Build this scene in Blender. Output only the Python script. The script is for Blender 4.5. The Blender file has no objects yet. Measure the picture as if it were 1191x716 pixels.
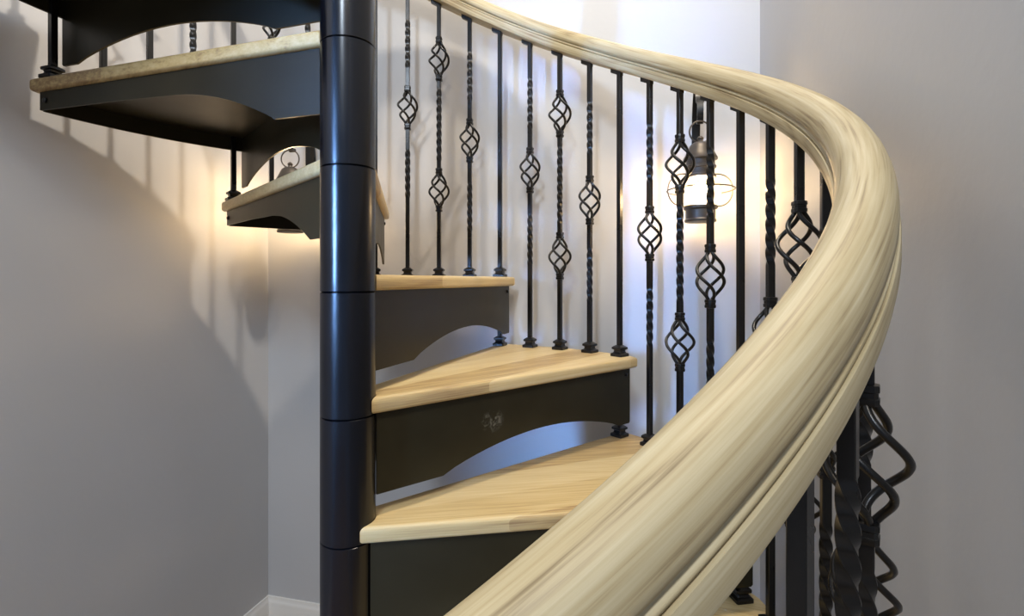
import bpy, bmesh, math, random
from math import sin, cos, pi, radians as R
from mathutils import Vector, Matrix
C = bpy.context.scene.collection
SC = bpy.context.scene

# ------------------------------------------------------------------ camera
CAMZ = 1.4293
cam_d = bpy.data.cameras.new('camera'); cam = bpy.data.objects.new('camera', cam_d); C.objects.link(cam)
cam.location = (0.5600, -0.9083, CAMZ); cam.rotation_euler = (pi/2, 0, R(14.06))
cam_d.sensor_width = 36; cam_d.lens = 601.0/1191*36; cam_d.shift_y = -0.0274; cam_d.clip_start = .01
SC.camera = cam
# ------------------------------------------------------------------ world, lights, exposure
SC.view_settings.view_transform = 'Standard'; SC.view_settings.look = 'None'
SC.view_settings.gamma = 1; SC.view_settings.use_curve_mapping = False
SC.view_settings.exposure = 0.12
W = bpy.data.worlds.new('world'); SC.world = W; W.use_nodes = True
W.node_tree.nodes['Background'].inputs[0].default_value = (.60, .74, 1.0, 1)
W.node_tree.nodes['Background'].inputs[1].default_value = .36
def area(name, loc, target, size, power, color, sy=None):
    d = bpy.data.lights.new(name, 'AREA'); o = bpy.data.objects.new(name, d); C.objects.link(o)
    o.location = loc; o.rotation_euler = (Vector(target)-Vector(loc)).to_track_quat('-Z', 'Y').to_euler()
    d.energy = power; d.color = color; d.size = size
    if sy: d.shape = 'RECTANGLE'; d.size_y = sy
    return o
area('window_daylight', (.30, -2.5, 3.5), (-.1, .5, 1.6), .30, 52, (.74, .86, 1.0), .6)
area('side_window_daylight', (-1.3, -2.9, 1.9), (.0, .0, 1.6), .16, 4.5, (.22, .46, 1.0), 2.2).data.spread = R(15)
area('ceiling_downlight', (.68, .22, 3.8), (-.6, .3, 1.2), .12, 40, (1.0, .88, .72))
area('warm_front_fill', (.95, -2.1, 3.9), (-.1, .2, 1.2), .5, 34, (1.0, .84, .64))  # added warm fill, no known lamp; set high to keep sheen off column
BULB = 230

# ------------------------------------------------------------------ materials
def mat(name): 
    m = bpy.data.materials.new(name); m.use_nodes = True
    nt = m.node_tree; return m, nt, nt.nodes['Principled BSDF']
def N(nt, t, **kw):
    n = nt.nodes.new(t)
    for k, v in kw.items(): setattr(n, k, v)
    return n
def ramp(nt, stops):
    r = N(nt, 'ShaderNodeValToRGB'); e = r.color_ramp.elements
    while len(e) < len(stops): e.new(.5)
    for i, (p, c) in enumerate(stops): e[i].position = p; e[i].color = (*c, 1)
    return r
def metal_mat(name, col, rough, bump=.0, spec=.5, metallic=0, smudge=0):
    m, nt, b = mat(name)
    tc = N(nt, 'ShaderNodeTexCoord'); n = N(nt, 'ShaderNodeTexNoise'); n.inputs['Scale'].default_value = 9; n.inputs['Detail'].default_value = 5
    nt.links.new(tc.outputs['Object'], n.inputs[0])
    r = ramp(nt, [(.3, tuple(c*.85 for c in col)), (.75, tuple(c*1.2+smudge for c in col))]); nt.links.new(n.outputs[0], r.inputs[0]); nt.links.new(r.outputs[0], b.inputs['Base Color'])
    mr = N(nt, 'ShaderNodeMapRange'); mr.inputs[3].default_value = rough-.05; mr.inputs[4].default_value = rough+.08
    nt.links.new(n.outputs[0], mr.inputs[0]); nt.links.new(mr.outputs[0], b.inputs['Roughness'])
    b.inputs['Specular IOR Level'].default_value = spec; b.inputs['Metallic'].default_value = metallic
    if bump:
        n2 = N(nt, 'ShaderNodeTexNoise'); n2.inputs['Scale'].default_value = 900; bp = N(nt, 'ShaderNodeBump'); bp.inputs[0].default_value = bump; bp.inputs[1].default_value = .0003
        nt.links.new(tc.outputs['Object'], n2.inputs[0]); nt.links.new(n2.outputs[0], bp.inputs['Height']); nt.links.new(bp.outputs[0], b.inputs['Normal'])
    return m
M_COL = metal_mat('satin_black_paint', (.0015, .002, .004), .22, .08, .5)
M_PLATE = metal_mat('powder_black_steel', (.020, .016, .007), .36, .3, .28, 0, .002)
M_IRON = metal_mat('wrought_iron_black', (.006, .0055, .005), .27, .3, .4)
M_BRONZE = metal_mat('aged_bronze', (.10, .085, .07), .42, .2, .5, .6)
def smudged():
    m = M_PLATE.copy(); m.name = 'powder_black_steel_with_chalk_smudge'; nt = m.node_tree; L = nt.links.new; b = nt.nodes['Principled BSDF']
    tc = N(nt, 'ShaderNodeTexCoord'); mp = N(nt, 'ShaderNodeMapping'); mp.inputs['Location'].default_value = (-.335, 0, .100); L(tc.outputs['Object'], mp.inputs[0])
    ln = N(nt, 'ShaderNodeVectorMath', operation='MULTIPLY'); ln.inputs[1].default_value = (1, 0, 1.25); L(mp.outputs[0], ln.inputs[0])
    le = N(nt, 'ShaderNodeVectorMath', operation='LENGTH'); L(ln.outputs[0], le.inputs[0])
    mr = N(nt, 'ShaderNodeMapRange'); mr.inputs[1].default_value = .014; mr.inputs[2].default_value = .036; mr.inputs[3].default_value = 1; mr.inputs[4].default_value = 0; L(le.outputs['Value'], mr.inputs[0])
    n = N(nt, 'ShaderNodeTexNoise'); n.inputs['Scale'].default_value = 70; n.inputs['Detail'].default_value = 6; n.inputs['Distortion'].default_value = 1.5; L(tc.outputs['Object'], n.inputs[0])
    r = N(nt, 'ShaderNodeMapRange'); r.inputs[1].default_value = .45; r.inputs[2].default_value = .7; r.inputs[3].default_value = 0; r.inputs[4].default_value = .35; L(n.outputs[0], r.inputs[0])
    mu = N(nt, 'ShaderNodeMath', operation='MULTIPLY'); L(mr.outputs[0], mu.inputs[0]); L(r.outputs[0], mu.inputs[1])
    mx = N(nt, 'ShaderNodeMixRGB'); src = b.inputs['Base Color'].links[0].from_socket; L(mu.outputs[0], mx.inputs[0]); L(src, mx.inputs[1]); mx.inputs[2].default_value = (.5, .46, .36, 1); L(mx.outputs[0], b.inputs['Base Color'])
    return m
M_SMUDGE = smudged()
M_ZINC = metal_mat('zinc_bolt', (.6, .6, .58), .3, 0, .5, 1)

def oak(name, uv, tones, boards=None, rings=1.0, rough=.5):
    """oak grain running along x of the coordinates"""
    m, nt, b = mat(name); L = nt.links.new
    tc = N(nt, 'ShaderNodeTexCoord'); src = tc.outputs['UV' if uv else 'Object']
    info = N(nt, 'ShaderNodeObjectInfo')
    # distortion
    mp = N(nt, 'ShaderNodeMapping'); mp.inputs['Scale'].default_value = (1.1, 13, 13); L(src, mp.inputs[0])
    if not uv:
        cb = N(nt, 'ShaderNodeCombineXYZ'); ml = N(nt, 'ShaderNodeMath', operation='MULTIPLY'); ml.inputs[1].default_value = 17; L(info.outputs['Random'], ml.inputs[0]); L(ml.outputs[0], cb.inputs[0]); L(ml.outputs[0], cb.inputs[2])
        L(cb.outputs[0], mp.inputs['Location'])
    nb = N(nt, 'ShaderNodeTexNoise'); nb.inputs['Scale'].default_value = 1.0; nb.inputs['Detail'].default_value = 2; L(mp.outputs[0], nb.inputs[0])
    # cathedral rings
    mul = N(nt, 'ShaderNodeMath', operation='MULTIPLY'); mul.inputs[1].default_value = 11*rings; L(nb.outputs[0], mul.inputs[0])
    fr = N(nt, 'ShaderNodeMath', operation='PINGPONG'); fr.inputs[1].default_value = .5; L(mul.outputs[0], fr.inputs[0])
    # fine pores
    mp2 = N(nt, 'ShaderNodeMapping'); mp2.inputs['Scale'].default_value = (7, 260, 260); L(src, mp2.inputs[0])
    n2 = N(nt, 'ShaderNodeTexNoise'); n2.inputs['Scale'].default_value = 1; n2.inputs['Detail'].default_value = 4; n2.inputs['Roughness'].default_value = .6; L(mp2.outputs[0], n2.inputs[0])
    mp3 = N(nt, 'ShaderNodeMapping'); mp3.inputs['Scale'].default_value = (1.6, 110, 110); L(src, mp3.inputs[0])
    n3 = N(nt, 'ShaderNodeTexNoise'); n3.inputs['Scale'].default_value = 1; n3.inputs['Detail'].default_value = 3; L(mp3.outputs[0], n3.inputs[0])
    a1 = N(nt, 'ShaderNodeMath', operation='MULTIPLY_ADD'); a1.inputs[1].default_value = .22; L(fr.outputs[0], a1.inputs[0])
    a0 = N(nt, 'ShaderNodeMath', operation='MULTIPLY'); a0.inputs[1].default_value = .55; L(n2.outputs[0], a0.inputs[0]); L(a0.outputs[0], a1.inputs[2])
    a2 = N(nt, 'ShaderNodeMath', operation='MULTIPLY_ADD'); a2.inputs[1].default_value = .55; L(n3.outputs[0], a2.inputs[0]); L(a1.outputs[0], a2.inputs[2])
    out = a2.outputs[0]
    if boards:
        sp = N(nt, 'ShaderNodeSeparateXYZ'); L(src, sp.inputs[0])
        sl = N(nt, 'ShaderNodeMath', operation='MULTIPLY_ADD'); sl.inputs[1].default_value = -.22; L(sp.outputs[0], sl.inputs[0]); L(sp.outputs[1], sl.inputs[2])
        dv = N(nt, 'ShaderNodeMath', operation='DIVIDE'); dv.inputs[1].default_value = boards; L(sl.outputs[0], dv.inputs[0])
        fl = N(nt, 'ShaderNodeMath', operation='FLOOR'); L(dv.outputs[0], fl.inputs[0])
        ad = N(nt, 'ShaderNodeMath', operation='MULTIPLY_ADD'); ad.inputs[1].default_value = 7.3; L(info.outputs['Random'], ad.inputs[0]); L(fl.outputs[0], ad.inputs[2])
        wn = N(nt, 'ShaderNodeTexWhiteNoise', noise_dimensions='1D'); L(ad.outputs[0], wn.inputs['W'])
        a3 = N(nt, 'ShaderNodeMath', operation='MULTIPLY_ADD'); a3.inputs[1].default_value = .40; L(wn.outputs[0], a3.inputs[0]); 
        sb = N(nt, 'ShaderNodeMath', operation='SUBTRACT'); sb.inputs[1].default_value = .20; L(out, sb.inputs[0]); L(sb.outputs[0], a3.inputs[2]); out = a3.outputs[0]
    r = ramp(nt, tones); L(out, r.inputs[0]); L(r.outputs[0], b.inputs['Base Color'])
    b.inputs['Roughness'].default_value = rough; b.inputs['Specular IOR Level'].default_value = .4
    bp = N(nt, 'ShaderNodeBump'); bp.inputs[0].default_value = .25; bp.inputs[1].default_value = .0006; L(n2.outputs[0], bp.inputs['Height']); L(bp.outputs[0], b.inputs['Normal'])
    return m
M_RAIL = oak('whitewashed_oak', True, [(.40, (.17, .12, .06)), (.56, (.40, .325, .185)), (.80, (.52, .455, .30))], None, 1.0, .5)
M_TREAD = oak('honey_oak', False, [(.36, (.32, .20, .09)), (.60, (.55, .40, .18)), (.9, (.66, .52, .28))], .115, .8, .42)

def wall_mat(name, col):
    m, nt, b = mat(name); L = nt.links.new
    tc = N(nt, 'ShaderNodeTexCoord'); n = N(nt, 'ShaderNodeTexNoise'); n.inputs['Scale'].default_value = 45; n.inputs['Detail'].default_value = 5; L(tc.outputs['Object'], n.inputs[0])
    n2 = N(nt, 'ShaderNodeTexNoise'); n2.inputs['Scale'].default_value = 2.2; L(tc.outputs['Object'], n2.inputs[0])
    r = ramp(nt, [(.3, tuple(c*.95 for c in col)), (.7, col)]); L(n2.outputs[0], r.inputs[0]); L(r.outputs[0], b.inputs['Base Color'])
    bp = N(nt, 'ShaderNodeBump'); bp.inputs[0].default_value = .35; bp.inputs[1].default_value = .0012; L(n.outputs[0], bp.inputs['Height']); L(bp.outputs[0], b.inputs['Normal'])
    b.inputs['Roughness'].default_value = .55; b.inputs['Specular IOR Level'].default_value = .35
    return m
M_WALL = wall_mat('painted_plaster', (.55, .555, .57))
M_TRIM = wall_mat('white_trim_paint', (.82, .80, .76))
M_FLOOR = oak('oak_floorboards', False, [(.36, (.26, .17, .09)), (.60, (.42, .29, .17)), (.9, (.5, .37, .23))], .09, .8, .4)
def glass_mat():
    m, nt, b = mat('seeded_glass'); L = nt.links.new
    nt.nodes.remove(b); out = nt.nodes['Material Output']
    tr = N(nt, 'ShaderNodeBsdfTransparent'); tr.inputs[0].default_value = (.97, .95, .9, 1)
    gl = N(nt, 'ShaderNodeBsdfGlossy'); gl.inputs['Roughness'].default_value = .08
    tl = N(nt, 'ShaderNodeBsdfTranslucent'); tl.inputs[0].default_value = (1, .92, .8, 1)
    lw = N(nt, 'ShaderNodeLayerWeight'); lw.inputs[0].default_value = .25
    v = N(nt, 'ShaderNodeTexVoronoi'); v.inputs['Scale'].default_value = 90; bp = N(nt, 'ShaderNodeBump'); bp.inputs[0].default_value = .5; bp.inputs[1].default_value = .002
    L(v.outputs[0], bp.inputs['Height']); L(bp.outputs[0], gl.inputs['Normal']); L(bp.outputs[0], lw.inputs['Normal'])
    m1 = N(nt, 'ShaderNodeMixShader'); m1.inputs[0].default_value = .10; L(tr.outputs[0], m1.inputs[1]); L(tl.outputs[0], m1.inputs[2])
    m2 = N(nt, 'ShaderNodeMixShader'); L(lw.outputs['Fresnel'], m2.inputs[0]); L(m1.outputs[0], m2.inputs[1]); L(gl.outputs[0], m2.inputs[2]); L(m2.outputs[0], out.inputs[0])
    return m
M_GLASS = glass_mat()
def bulb_mat():
    m, nt, b = mat('glowing_bulb'); nt.nodes.remove(b)
    e = N(nt, 'ShaderNodeEmission'); e.inputs[0].default_value = (1, .70, .38, 1); e.inputs[1].default_value = BULB
    nt.links.new(e.outputs[0], nt.nodes['Material Output'].inputs[0]); return m
M_BULB = bulb_mat()

# ------------------------------------------------------------------ helpers
def obj(name, bm, m, parent=None, smooth=None, loc=(0, 0, 0), rotz=0):
    me = bpy.data.meshes.new(name)
    bmesh.ops.recalc_face_normals(bm, faces=bm.faces)
    bm.to_mesh(me); bm.free(); me.materials.append(m)
    if smooth is not None:
        me.polygons.foreach_set('use_smooth', [True]*len(me.polygons))
        if smooth < 180:
            me.set_sharp_from_angle(angle=R(smooth))
    o = bpy.data.objects.new(name, me); C.objects.link(o); o.location = loc; o.rotation_euler = (0, 0, rotz)
    if parent: o.parent = parent
    return o
def tag(o, label, cat, group=None):
    o['label'] = label; o['category'] = cat
    if group: o['group'] = group
    return o
def thing(name, label, cat, loc=(0, 0, 0), rotz=0, group=None):
    o = bpy.data.objects.new(name, None); C.objects.link(o); o.location = loc; o.rotation_euler = (0, 0, rotz); o.empty_display_size = .05
    return tag(o, label, cat, group)
def struct(o): o['kind'] = 'structure'; return o
def add_box(bm, x0, x1, y0, y1, z0, z1):
    v = [bm.verts.new((x, y, z)) for x in (x0, x1) for y in (y0, y1) for z in (z0, z1)]
    for f in ((0, 1, 3, 2), (4, 6, 7, 5), (0, 4, 5, 1), (2, 3, 7, 6), (0, 2, 6, 4), (1, 5, 7, 3)): bm.faces.new([v[i] for i in f])
def loft(bm, rings, caps=True, closed=True):
    rs = [[bm.verts.new(p) for p in r] for r in rings]
    n = len(rs[0])
    for a, b in zip(rs, rs[1:]):
        for i in range(n if closed else n-1):
            bm.faces.new((a[i], a[(i+1) % n], b[(i+1) % n], b[i]))
    if caps: bm.faces.new(rs[0][::-1]); bm.faces.new(rs[-1])
    return rs
def sq_ring(z, h, ang=0, ch=.16, cx=0, cy=0):
    """chamfered square ring, half side h"""
    c = h*ch; pts = [(h, -h+c), (h, h-c), (h-c, h), (-h+c, h), (-h, h-c), (-h, -h+c), (-h+c, -h), (h-c, -h)]
    ca, sa = cos(ang), sin(ang)
    return [(cx+x*ca-y*sa, cy+x*sa+y*ca, z) for x, y in pts]
def tube(bm, pts, r, n=8, closed=False, flat=1.0):
    """round wire along pts"""
    P = [Vector(p) for p in pts]; rings = []; m = len(P); up = None
    for i in range(m):
        a = P[(i-1) % m] if closed or i else P[i]; b = P[(i+1) % m] if closed or i < m-1 else P[i]
        t = (b-a).normalized()
        if up is None: up = t.orthogonal().normalized()
        up = (up - t*up.dot(t)).normalized(); s = t.cross(up)
        rr = r(i/(m-1)) if callable(r) else r
        rings.append([P[i] + up*cos(2*pi*j/n)*rr + s*sin(2*pi*j/n)*rr*flat for j in range(n)])
    if closed:
        rs = [[bm.verts.new(p) for p in q] for q in rings]
        for i in range(m):
            a, b = rs[i], rs[(i+1) % m]
            for j in range(n): bm.faces.new((a[j], a[(j+1) % n], b[(j+1) % n], b[j]))
    else: loft(bm, rings)
def lathe(bm, prof, n=40, cap=True, cx=0, cy=0):
    loft(bm, [[(cx+r*cos(2*pi*j/n), cy+r*sin(2*pi*j/n), z) for j in range(n)] for r, z in prof], caps=cap)
def extrude_poly(bm, pts, d):
    """pts: list of 3D points (a planar outline), d: extrusion vector"""
    d = Vector(d); a = [bm.verts.new(p) for p in pts]; b = [bm.verts.new(Vector(p)+d) for p in pts]
    n = len(pts); bm.faces.new(a[::-1]); bm.faces.new(b)
    for i in range(n): bm.faces.new((a[i], a[(i+1) % n], b[(i+1) % n], b[i]))

# ------------------------------------------------------------------ the stairwell
XL, XR, YB, YF = -.947, .937, .932, -1.35
TOP = 3.9
def boxobj(name, *a, m=M_WALL):
    bm = bmesh.new(); add_box(bm, *a); return struct(obj(name, bm, m))
boxobj('floor', XL-.12, XR+.12, YF-2.5, YB+.12, -.1, 0, m=M_FLOOR)
boxobj('wall_left', XL-.12, XL, YF, YB, 0, TOP)
boxobj('wall_back', XL-.12, XR+.12, YB, YB+.12, 0, TOP)
boxobj('wall_right', XR, XR+.12, YF, YB, 0, TOP)
BP = [(0, 0), (.016, 0), (.016, .082), (.013, .090), (.013, .096), (.010, .103), (.006, .108), (.005, .118), (0, .120)]
def baseboard(name, a, b, nrm):
    a, b, nrm = Vector(a), Vector(b), Vector(nrm); bm = bmesh.new()
    t = (b-a).normalized()
    # mitred at the ends: shift each profile point along the run by its depth
    loft(bm, [[a + nrm*d + t*d + Vector((0, 0, z)) for d, z in BP], [b + nrm*d - t*d + Vector((0, 0, z)) for d, z in BP]])
    return struct(obj(name, bm, M_TRIM, smooth=35))
baseboard('baseboard_left', (XL, YF, 0), (XL, YB, 0), (1, 0, 0))
baseboard('baseboard_back', (XL, YB, 0), (XR, YB, 0), (0, -1, 0))
baseboard('baseboard_right', (XR, YF, 0), (XR, YB, 0), (-1, 0, 0))

# ------------------------------------------------------------------ stair geometry
RISE = .24; DEL = R(30.72); PR = .0524; RB = .842
def ang(k): return R(115.32 - 7.68*k)          # angle of baluster k
def rail_z(k): return CAMZ + .871 - (k-4)*.0608  # underside of the handrail above baluster k

# central column: base flange, stacked sleeves
col = thing('newel_column', 'round satin black steel central column the stair treads wind around', 'column')
bm = bmesh.new(); lathe(bm, [(.11, 0), (.11, .008), (.104, .012), (.06, .012)], 48); obj('base_flange', bm, M_COL, col, 35)
zs = [.012] + [RISE*n - .034 for n in range(1, 15)]
for a, b in zip(zs, zs[1:]):
    bm = bmesh.new(); g = .0012
    lathe(bm, [(PR-.004, a), (PR-.002, a+g*.4), (PR, a+g*1.6), (PR, b-g*1.6), (PR-.002, b-g*.4), (PR-.004, b)], 64); obj('sleeve', bm, M_COL, col, 30)

# treads
TREADS = {
 1: 'lowest oak tread of the spiral stair, just above the floor',
 2: 'second oak tread up from the floor, under the near handrail',
 3: 'oak tread showing only its corner at the bottom right behind the big handrail',
 4: 'large oak tread seen from above, its front half cut off by the big handrail',
 5: 'oak tread with a black riser plate carrying a faint chalky smudge',
 6: 'eye-level oak tread seen edge-on just right of the column',
 7: 'smaller oak tread on the left of the column, low and further away',
 8: 'wide oak tread at upper left seen from below with its steel pan showing',
 9: 'topmost tread at the upper left, only its black arched riser and pan showing'}
TH = .032
def tread_outline(fo, ro, rout, rin, rf=None):
    """front line offset fo below the front radial, rear line offset ro past the rear radial"""
    d = Vector((cos(DEL), sin(DEL))); nrm = Vector((-sin(DEL), cos(DEL)))
    pts = []
    rf = rf or rout-.016
    xo = math.sqrt(rf*rf-fo*fo); pts.append((xo, -fo))
    a0 = math.atan2(-fo, xo); sro = math.sqrt(rout*rout-ro*ro); e = d*sro + nrm*ro; a1 = math.atan2(e.y, e.x)
    for i in range(1, 18): a = a0+(a1-a0)*i/18; q = rf+(rout-rf)*i/18; pts.append((q*cos(a), q*sin(a)))
    pts.append((e.x, e.y))
    si = math.sqrt(max(rin*rin-ro*ro, 0)); q = d*si + nrm*ro; a2 = math.atan2(q.y, q.x)
    xi = math.sqrt(max(rin*rin-fo*fo, 0)); a3 = math.atan2(-fo, xi)
    for i in range(0, 9): a = a2+(a3-a2)*i/8; pts.append((rin*cos(a), rin*sin(a)))
    return pts
def plate(bm, u0, u1, prof_bottom, zt, base, d, nrm, th):
    """vertical plate: u along direction d from base; bottom edge from prof_bottom [(u, z)]"""
    pts = [(u0, zt)] + prof_bottom + [(u1, zt)]
    extrude_poly(bm, [(base+d*u).to_3d() + Vector((0, 0, z)) for u, z in pts], (nrm*th).to_3d())
SHOE = [(.0205, 0), (.0205, .0075), (.019, .009), (.0145, .011), (.0125, .015), (.0135, .019), (.0175, .021), (.0180, .0235), (.0175, .027), (.012, .031), (.0085, .033)]
def make_tread(n):
    t = thing('stair_tread', TREADS[n], 'stair tread', (0, 0, RISE*n), ang(28-4*n), 'oak and black steel treads of the spiral stair')
    bm = bmesh.new(); pts = tread_outline(.046, .024, .884, PR+.0015)
    extrude_poly(bm, [(x, y, -TH) for x, y in pts], (0, 0, TH))
    bm.edges.ensure_lookup_table()
    es = [e for e in bm.edges if abs(e.verts[0].co.z-e.verts[1].co.z) < 1e-6 and (e.verts[0].co.xy.length > PR+.01 or e.verts[1].co.xy.length > PR+.01)]
    bmesh.ops.bevel(bm, geom=es, offset=.0125, segments=4, profile=.5, affect='EDGES', clamp_overlap=True)
    obj('wood_board', bm, M_TREAD, t, 40)
    X = Vector((1, 0)); Yv = Vector((0, 1)); z0 = -TH-.0005
    # front riser plate with shallow arch
    bm = bmesh.new(); u0, u1 = .046, .851; zb = z0-.163
    prof = [(u0, zb)]
    for i in range(21):
        s = i/20; prof.append((.20+.60*s, zb + .052*sin(pi*s)**.8))
    prof.append((u1-.004, zb)); prof.append((u1, zb+.004))
    plate(bm, u0, u1, prof, z0, Vector((0, -.031)), X, Yv, .005)
    obj('front_plate', bm, M_SMUDGE if n == 5 else M_PLATE, t)
    # rear plate, shallow and curving down to the column
    d = Vector((cos(DEL), sin(DEL))); nr = Vector((-sin(DEL), cos(DEL)))
    bm = bmesh.new(); prof = [(PR+.001, z0-.130), (.165, z0-.130)]
    for i in range(1, 13):
        s = i/12; prof.append((.165+.29*s, z0-.130 + .078*(1-(1-s)**2.0)))
    prof += [(.62, z0-.047), (.866, z0-.044)]
    plate(bm, PR+.001, .866, prof, z0, nr*.008, d, nr, .005)
    obj('rear_plate', bm, M_PLATE, t)
    # pan sheet under the wood + outer rim
    bm = bmesh.new(); po = tread_outline(.0265, .0075, .862, PR+.001)
    extrude_poly(bm, [(x, y, z0-.004) for x, y in po], (0, 0, .004)); obj('pan_sheet', bm, M_PLATE, t)
    bm = bmesh.new(); po = tread_outline(.026, .0075, .864, .3)[:20]
    a = [(x, y) for x, y in po[:19]]; inner = [(x*(1-.005/.864), y*(1-.005/.864)) for x, y in a]
    loft(bm, [[(x, y, z0), (x, y, z0-.046), (i, j, z0-.046), (i, j, z0)] for (x, y), (i, j) in zip(a, inner)])
    obj('outer_rim', bm, M_PLATE, t)
    if n > 1 or True:
        bm = bmesh.new(); loft(bm, [sq_ring(-RISE+.001, .0073, 0, .16, .8415), sq_ring(z0-.004, .0073, 0, .16, .8415)]); sp = obj('support_post', bm, M_IRON, t, 35)
        bm = bmesh.new(); loft(bm, [sq_ring(-RISE+.0005+zz, h, 0, .12, .8415) for h, zz in SHOE]); obj('shoe', bm, M_IRON, sp, 30)
    # bolts: slot-headed at plate corner, zinc screw inside the pan
    def bolt(p, axis, r, ln, m):
        bm = bmesh.new(); A = Vector(axis).normalized(); q = A.to_track_quat('Z', 'Y').to_matrix()
        rings = []
        for rr, z in ((r*.5, -ln), (r*.5, 0), (r, 0), (r, r*.5), (r*.6, r*.8)):
            rings.append([Vector(p)+q@Vector((rr*cos(2*pi*j/12), rr*sin(2*pi*j/12), z)) for j in range(12)])
        loft(bm, rings); return obj('bolt', bm, m, t, 40)
    bolt((.832, -.031, z0-.018), (0, -1, 0), .0055, .002, M_IRON)
    pr = d*.846 + nr*.013; bolt((pr.x, pr.y, z0-.022), (nr.x, nr.y, 0), .0065, .002, M_IRON)
    bolt((.841, .0, z0-.024), (-1, 0, 0), .0055, .0, M_ZINC)
    return t
for n in TREADS: make_tread(n)

# ------------------------------------------------------------------ balusters
BH = .0069
W0 = {-8: 'plain square black baluster at the far upper left, beside the topmost riser',
 -7: 'black baluster glimpsed above the wide left tread, leftmost in the gap',
 -6: 'plain black baluster shaft in the gap above the wide left tread, second from left',
 -5: 'twisted black baluster glimpsed in the gap above the wide left tread',
 -4: 'plain black baluster right of the twisted one in the gap above the wide left tread',
 -3: 'black baluster left of the hidden lantern, showing a basket tip above the wide left tread',
 -2: 'black baluster just left of the column, seen between hidden lantern and column',
 0: 'plain black baluster right against the right edge of the column',
 1: 'black baluster with one basket between twists, first clear one right of the column',
 2: 'black baluster with two baskets standing on the eye-level tread',
 3: 'black one-basket baluster next left of the plain corner one, on the eye-level tread',
 4: 'plain square black baluster at the right corner of the eye-level tread',
 5: 'black one-basket baluster standing innermost on the smudged tread',
 6: 'black two-basket baluster standing on the smudged-riser tread',
 7: 'black one-basket baluster beside the plain corner one on the smudged-riser tread',
 8: 'plain square black baluster at the right corner of the smudged-riser tread',
 9: 'black one-basket baluster whose foot just clears the big handrail',
 10: 'black two-basket baluster passing in front of the left side of the lit lantern',
 11: 'black one-basket baluster crossing right in front of the lit lantern glass',
 12: 'plain square black baluster just right of the lit lantern',
 13: 'black baluster twisted just under the rail, right of the plain one by the lantern',
 14: 'black baluster with a large basket high under the rail, where the rail bends',
 15: 'black baluster last full one under the rail bend, its collar reappearing below the rail',
 16: 'plain black baluster in the sharp bend of the handrail, almost hidden',
 17: 'black baluster whose basket peeks out low behind the big near basket',
 18: 'near black baluster with the largest basket, sticking out right of the handrail',
 19: 'thick near black baluster twisted in front of the largest basket',
 20: 'near wide plain black baluster below the handrail at the bottom right',
 21: 'nearest black baluster, a dark sliver under the handrail at the bottom edge'}
def shoe(t, z):
    bm = bmesh.new()
    loft(bm, [sq_ring(z+zz, h, 0, .12) for h, zz in SHOE]); return obj('shoe', bm, M_IRON, t, 30)
def collar(t, z):
    bm = bmesh.new(); h = .0112
    prof = [(.008, -.0105), (h*.95, -.0100), (h, -.008), (h, -.0035), (h*.9, -.0025), (h*.9, .0025), (h, .0035), (h, .008), (h*.95, .0100), (.008, .0105)]
    loft(bm, [sq_ring(z+zz, hh, 0, .35) for hh, zz in prof]); return obj('collar', bm, M_IRON, t, 35)
def basket(t, z, rot):
    bm = bmesh.new(); H = .124
    for w in range(4):
        pts = []
        for i in range(33):
            s = i/32; r = .0052 + .0300*(sin(pi*s)**1.25)
            a = rot + w*pi/2 - 1.2*pi*s
            pts.append((r*cos(a), r*sin(a), z - H/2 + H*s))
        tube(bm, pts, .0041, 8)
    return obj('basket', bm, M_IRON, t, 60)
def make_baluster(k):
    a = ang(19.93 if k == 20 else k); n = math.floor((28-k)/4); corner = (k % 4 == 0)
    zbase = RISE*n + .0004
    zt = rail_z(k)
    t = thing('iron_baluster', W0[k], 'baluster', (RB*cos(a), RB*sin(a), 0), a, 'black iron balusters under the spiral handrail')
    kind = k % 4
    tw = []; bk = []
    if kind in (1, 3): tw = [(.12, 6), (.585, 6)]; bk = [.436]
    if kind == 2: tw = [(.305, 9)]; bk = [.20, .67]
    Q = .029
    # shaft pieces, from top downwards
    segs = []; cur = 0; L = zt-zbase; rot = 0
    marks = sorted([('t', z, q) for z, q in tw if z+q*Q < L-.04] + [('b', z, 0) for z in bk if z+.09 < L], key=lambda m: m[1])
    bm = bmesh.new(); top_cut = .004
    rings = [sq_ring(zt-.0095, BH)]
    for typ, z, q in marks:
        if typ == 't':
            m = q*8
            for i in range(m+1):
                s = i/m; aa = s*q*pi/2
                rings.append(sq_ring(zt-z-s*q*Q, BH*(1+.06*min(1, 6*s, 6*(1-s))), aa))
            rot = q*pi/2
        else:
            rings.append(sq_ring(zt-z+.064, BH, rot))
            loft(bm, rings); rot = 0; rings = [sq_ring(zt-z-.064, BH)]
            continue
    rings.append(sq_ring(zbase+.001, BH, rot)); loft(bm, rings)
    # bent top tab running uphill under the rail
    pts = []
    da = .0365/RB
    rr = []
    c, s_ = cos(-a), sin(-a)
    for i in range(7):
        f = i/6; al = a + da*f - .0075/RB; kk = k - (math.degrees(al-a)/7.68)
        zz = rail_z(kk); th = .0125 if i else .010
        ring = []
        for dr, dz in ((-BH, -.0005), (BH, -.0005), (BH, -th), (-BH, -th)):
            r = RB+dr; x, y = r*cos(al), r*sin(al)
            lx = x*c - y*s_ - RB; ly = x*s_ + y*c
            ring.append((lx, ly, zz+dz))
        rr.append(ring)
    loft(bm, rr)
    obj('shaft', bm, M_IRON, t, 35)
    for typ, z, q in marks:
        if typ == 'b':
            collar(t, zt-z+.0675); collar(t, zt-z-.0675); basket(t, zt-z, k*.9)
    shoe(t, zbase)
for k in W0: make_baluster(k)

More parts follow.
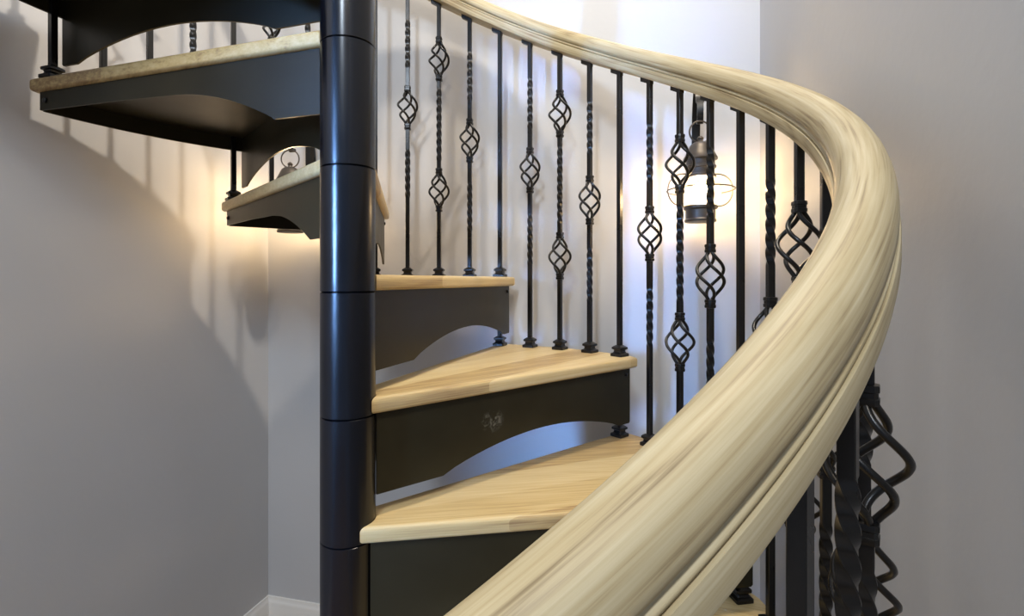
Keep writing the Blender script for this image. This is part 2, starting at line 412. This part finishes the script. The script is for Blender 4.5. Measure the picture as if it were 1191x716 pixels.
# ------------------------------------------------------------------ handrail
half = [(.030, 0), (.0358, .002), (.037, .007), (.037, .023), (.0362, .0262), (.0315, .0268), (.0312, .0280), (.0338, .0292), (.0346, .0312), (.0340, .0332), (.0305, .0348), (.0298, .0366), (.0312, .0384), (.0338, .0396), (.0352, .041), (.0352, .049), (.0335, .058), (.0295, .067), (.0235, .0745), (.016, .080), (.008, .0828), (0, .0836)]
prof = [(x*.80, z) for x, z in half] + [(-x*.80, z) for x, z in half[::-1][1:]]
K0, K1, NS = -11.0, 23.4, 500
bm = bmesh.new(); uvl = bm.loops.layers.uv.new('UVMap'); plen = [0]
for (a, b), (c_, d_) in zip(prof, prof[1:]+prof[:1]): plen.append(plen[-1]+math.hypot(c_-a, d_-b))
rings = []
for i in range(NS+1):
    k = K0+(K1-K0)*i/NS; a = ang(k); z = rail_z(k)
    rings.append([bm.verts.new(((.8405+u)*cos(a), (.8405+u)*sin(a), z+v)) for u, v in prof])
n = len(prof); step = (K1-K0)/NS*R(7.68)*RB*1.13
for i in range(NS):
    for j in range(n):
        f = bm.faces.new((rings[i][j], rings[i][(j+1) % n], rings[i+1][(j+1) % n], rings[i+1][j]))
        for lp, (uu, vv) in zip(f.loops, ((i, j), (i, j+1), (i+1, j+1), (i+1, j))): lp[uvl].uv = (uu*step, plen[vv])
bm.faces.new(rings[0]); bm.faces.new(rings[-1][::-1])
tag(obj('spiral_handrail', bm, M_RAIL, None, 55), 'pale whitewashed oak handrail sweeping in a spiral across the foreground', 'handrail')

# ------------------------------------------------------------------ wall lanterns
def lantern(x, y, label):
    zt = CAMZ
    t = thing('wall_lantern', label, 'lantern', (x, y, 0), 0, 'onion lanterns on the back wall')
    wy = YB - y                                     # distance to wall
    bm = bmesh.new(); lathe(bm, [(.020, zt+.176), (.046, zt+.178), (.047, zt+.184), (.044, zt+.188), (.044, zt+.214), (.050, zt+.218), (.050, zt+.226), (.040, zt+.230)], 40); obj('base_cup', bm, M_BRONZE, t, 35)
    bm = bmesh.new()
    gp = [(.040, zt+.230), (.050, zt+.240), (.060, zt+.258), (.062, zt+.272), (.059, zt+.288), (.050, zt+.304), (.042, zt+.312)]
    lathe(bm, gp, 40, cap=False); obj('glass_globe', bm, M_GLASS, t, 180)
    bm = bmesh.new(); lathe(bm, [(.036, zt+.312), (.046, zt+.313), (.046, zt+.321), (.041, zt+.324), (.041, zt+.340), (.046, zt+.343), (.046, zt+.348), (.042, zt+.352), (.042, zt+.366), (.050, zt+.369), (.050, zt+.374), (.044, zt+.385), (.036, zt+.402), (.030, zt+.414), (.021, zt+.421), (.009, zt+.424), (.007, zt+.430), (.010, zt+.435), (.007, zt+.440), (.002, zt+.443)], 40); obj('dome_cap', bm, M_BRONZE, t, 35)
    bm = bmesh.new(); lathe(bm, [(.004, zt+.228), (.012, zt+.230), (.012, zt+.250), (.004, zt+.251)], 20); obj('bulb_socket', bm, M_BRONZE, t, 35)
    bm = bmesh.new(); lathe(bm, [(.004, zt+.2505), (.011, zt+.254), (.019, zt+.266), (.022, zt+.277), (.019, zt+.289), (.011, zt+.297), (.003, zt+.300)], 24); obj('light_bulb', bm, M_BULB, t, 180)
    # wire guard: one horizontal hoop, four bowed ribs
    bm = bmesh.new(); cz = zt+.276
    tube(bm, [(.099*cos(2*pi*i/48), .099*sin(2*pi*i/48), cz) for i in range(48)], .0022, 6, closed=True)
    for w in range(4):
        a = w*pi/2 + .25; pts = []
        for i in range(25):
            s = -pi/2 + pi*i/24; r = .044 + .056*cos(s)**.75 if abs(s) < pi/2-1e-6 else .044
            pts.append((r*cos(a), r*sin(a), cz + .050*sin(s)))
        tube(bm, pts, .0022, 6)
    obj('wire_guard', bm, M_BRONZE, t, 60)
    # ring on top
    bm = bmesh.new(); tube(bm, [(.0335*cos(2*pi*i/36)*cos(.25), .0335*cos(2*pi*i/36)*sin(.25), zt+.455+.0335*sin(2*pi*i/36)) for i in range(36)], .0026, 8, closed=True); obj('hanging_ring', bm, M_BRONZE, t, 60)
    # hooked strap arm rising from the wall plate
    P = [(0, wy-.012, zt+.300), (0, wy-.016, zt+.40), (0, wy-.022, zt+.50), (0, wy-.040, zt+.565), (0, wy-.075, zt+.605), (0, .035, zt+.600), (0, .010, zt+.570), (0, .000, zt+.530), (0, .004, zt+.492), (0, .014, zt+.487), (0, .020, zt+.495)]
    bm = bmesh.new(); V = [Vector(p) for p in P]; sm = []
    for i in range(len(V)-1):
        p0, p1, p2, p3 = V[max(i-1, 0)], V[i], V[i+1], V[min(i+2, len(V)-1)]
        for j in range(6):
            u = j/6; sm.append(.5*((2*p1)+(p2-p0)*u+(2*p0-5*p1+4*p2-p3)*u*u+(3*p1-p0-3*p2+p3)*u**3))
    sm.append(V[-1]); rings = []
    for i, p in enumerate(sm):
        tg = (sm[min(i+1, len(sm)-1)]-sm[max(i-1, 0)]).normalized(); nn = Vector((1, 0, 0)).cross(tg)
        w_ = .013 if i < 40 else .009; h_ = .004
        rings.append([p+Vector((sx*w_, 0, 0))+nn*sy*h_ for sx, sy in ((-1, -1), (1, -1), (1, 1), (-1, 1))])
    loft(bm, rings); obj('hook_arm', bm, M_IRON, t, 40)
    bm = bmesh.new(); add_box(bm, -.03, .03, wy-.012, wy, zt+.20, zt+.40)
    bmesh.ops.bevel(bm, geom=[e for e in bm.edges], offset=.003, segments=2, affect='EDGES'); obj('wall_plate', bm, M_IRON, t, 35)
    return t
lantern(.736, .775, 'lit onion lantern with wire guard on the back wall, seen through the balusters')
lantern(-.722, .775, 'onion lantern behind the left treads, only its ring and cap top showing')
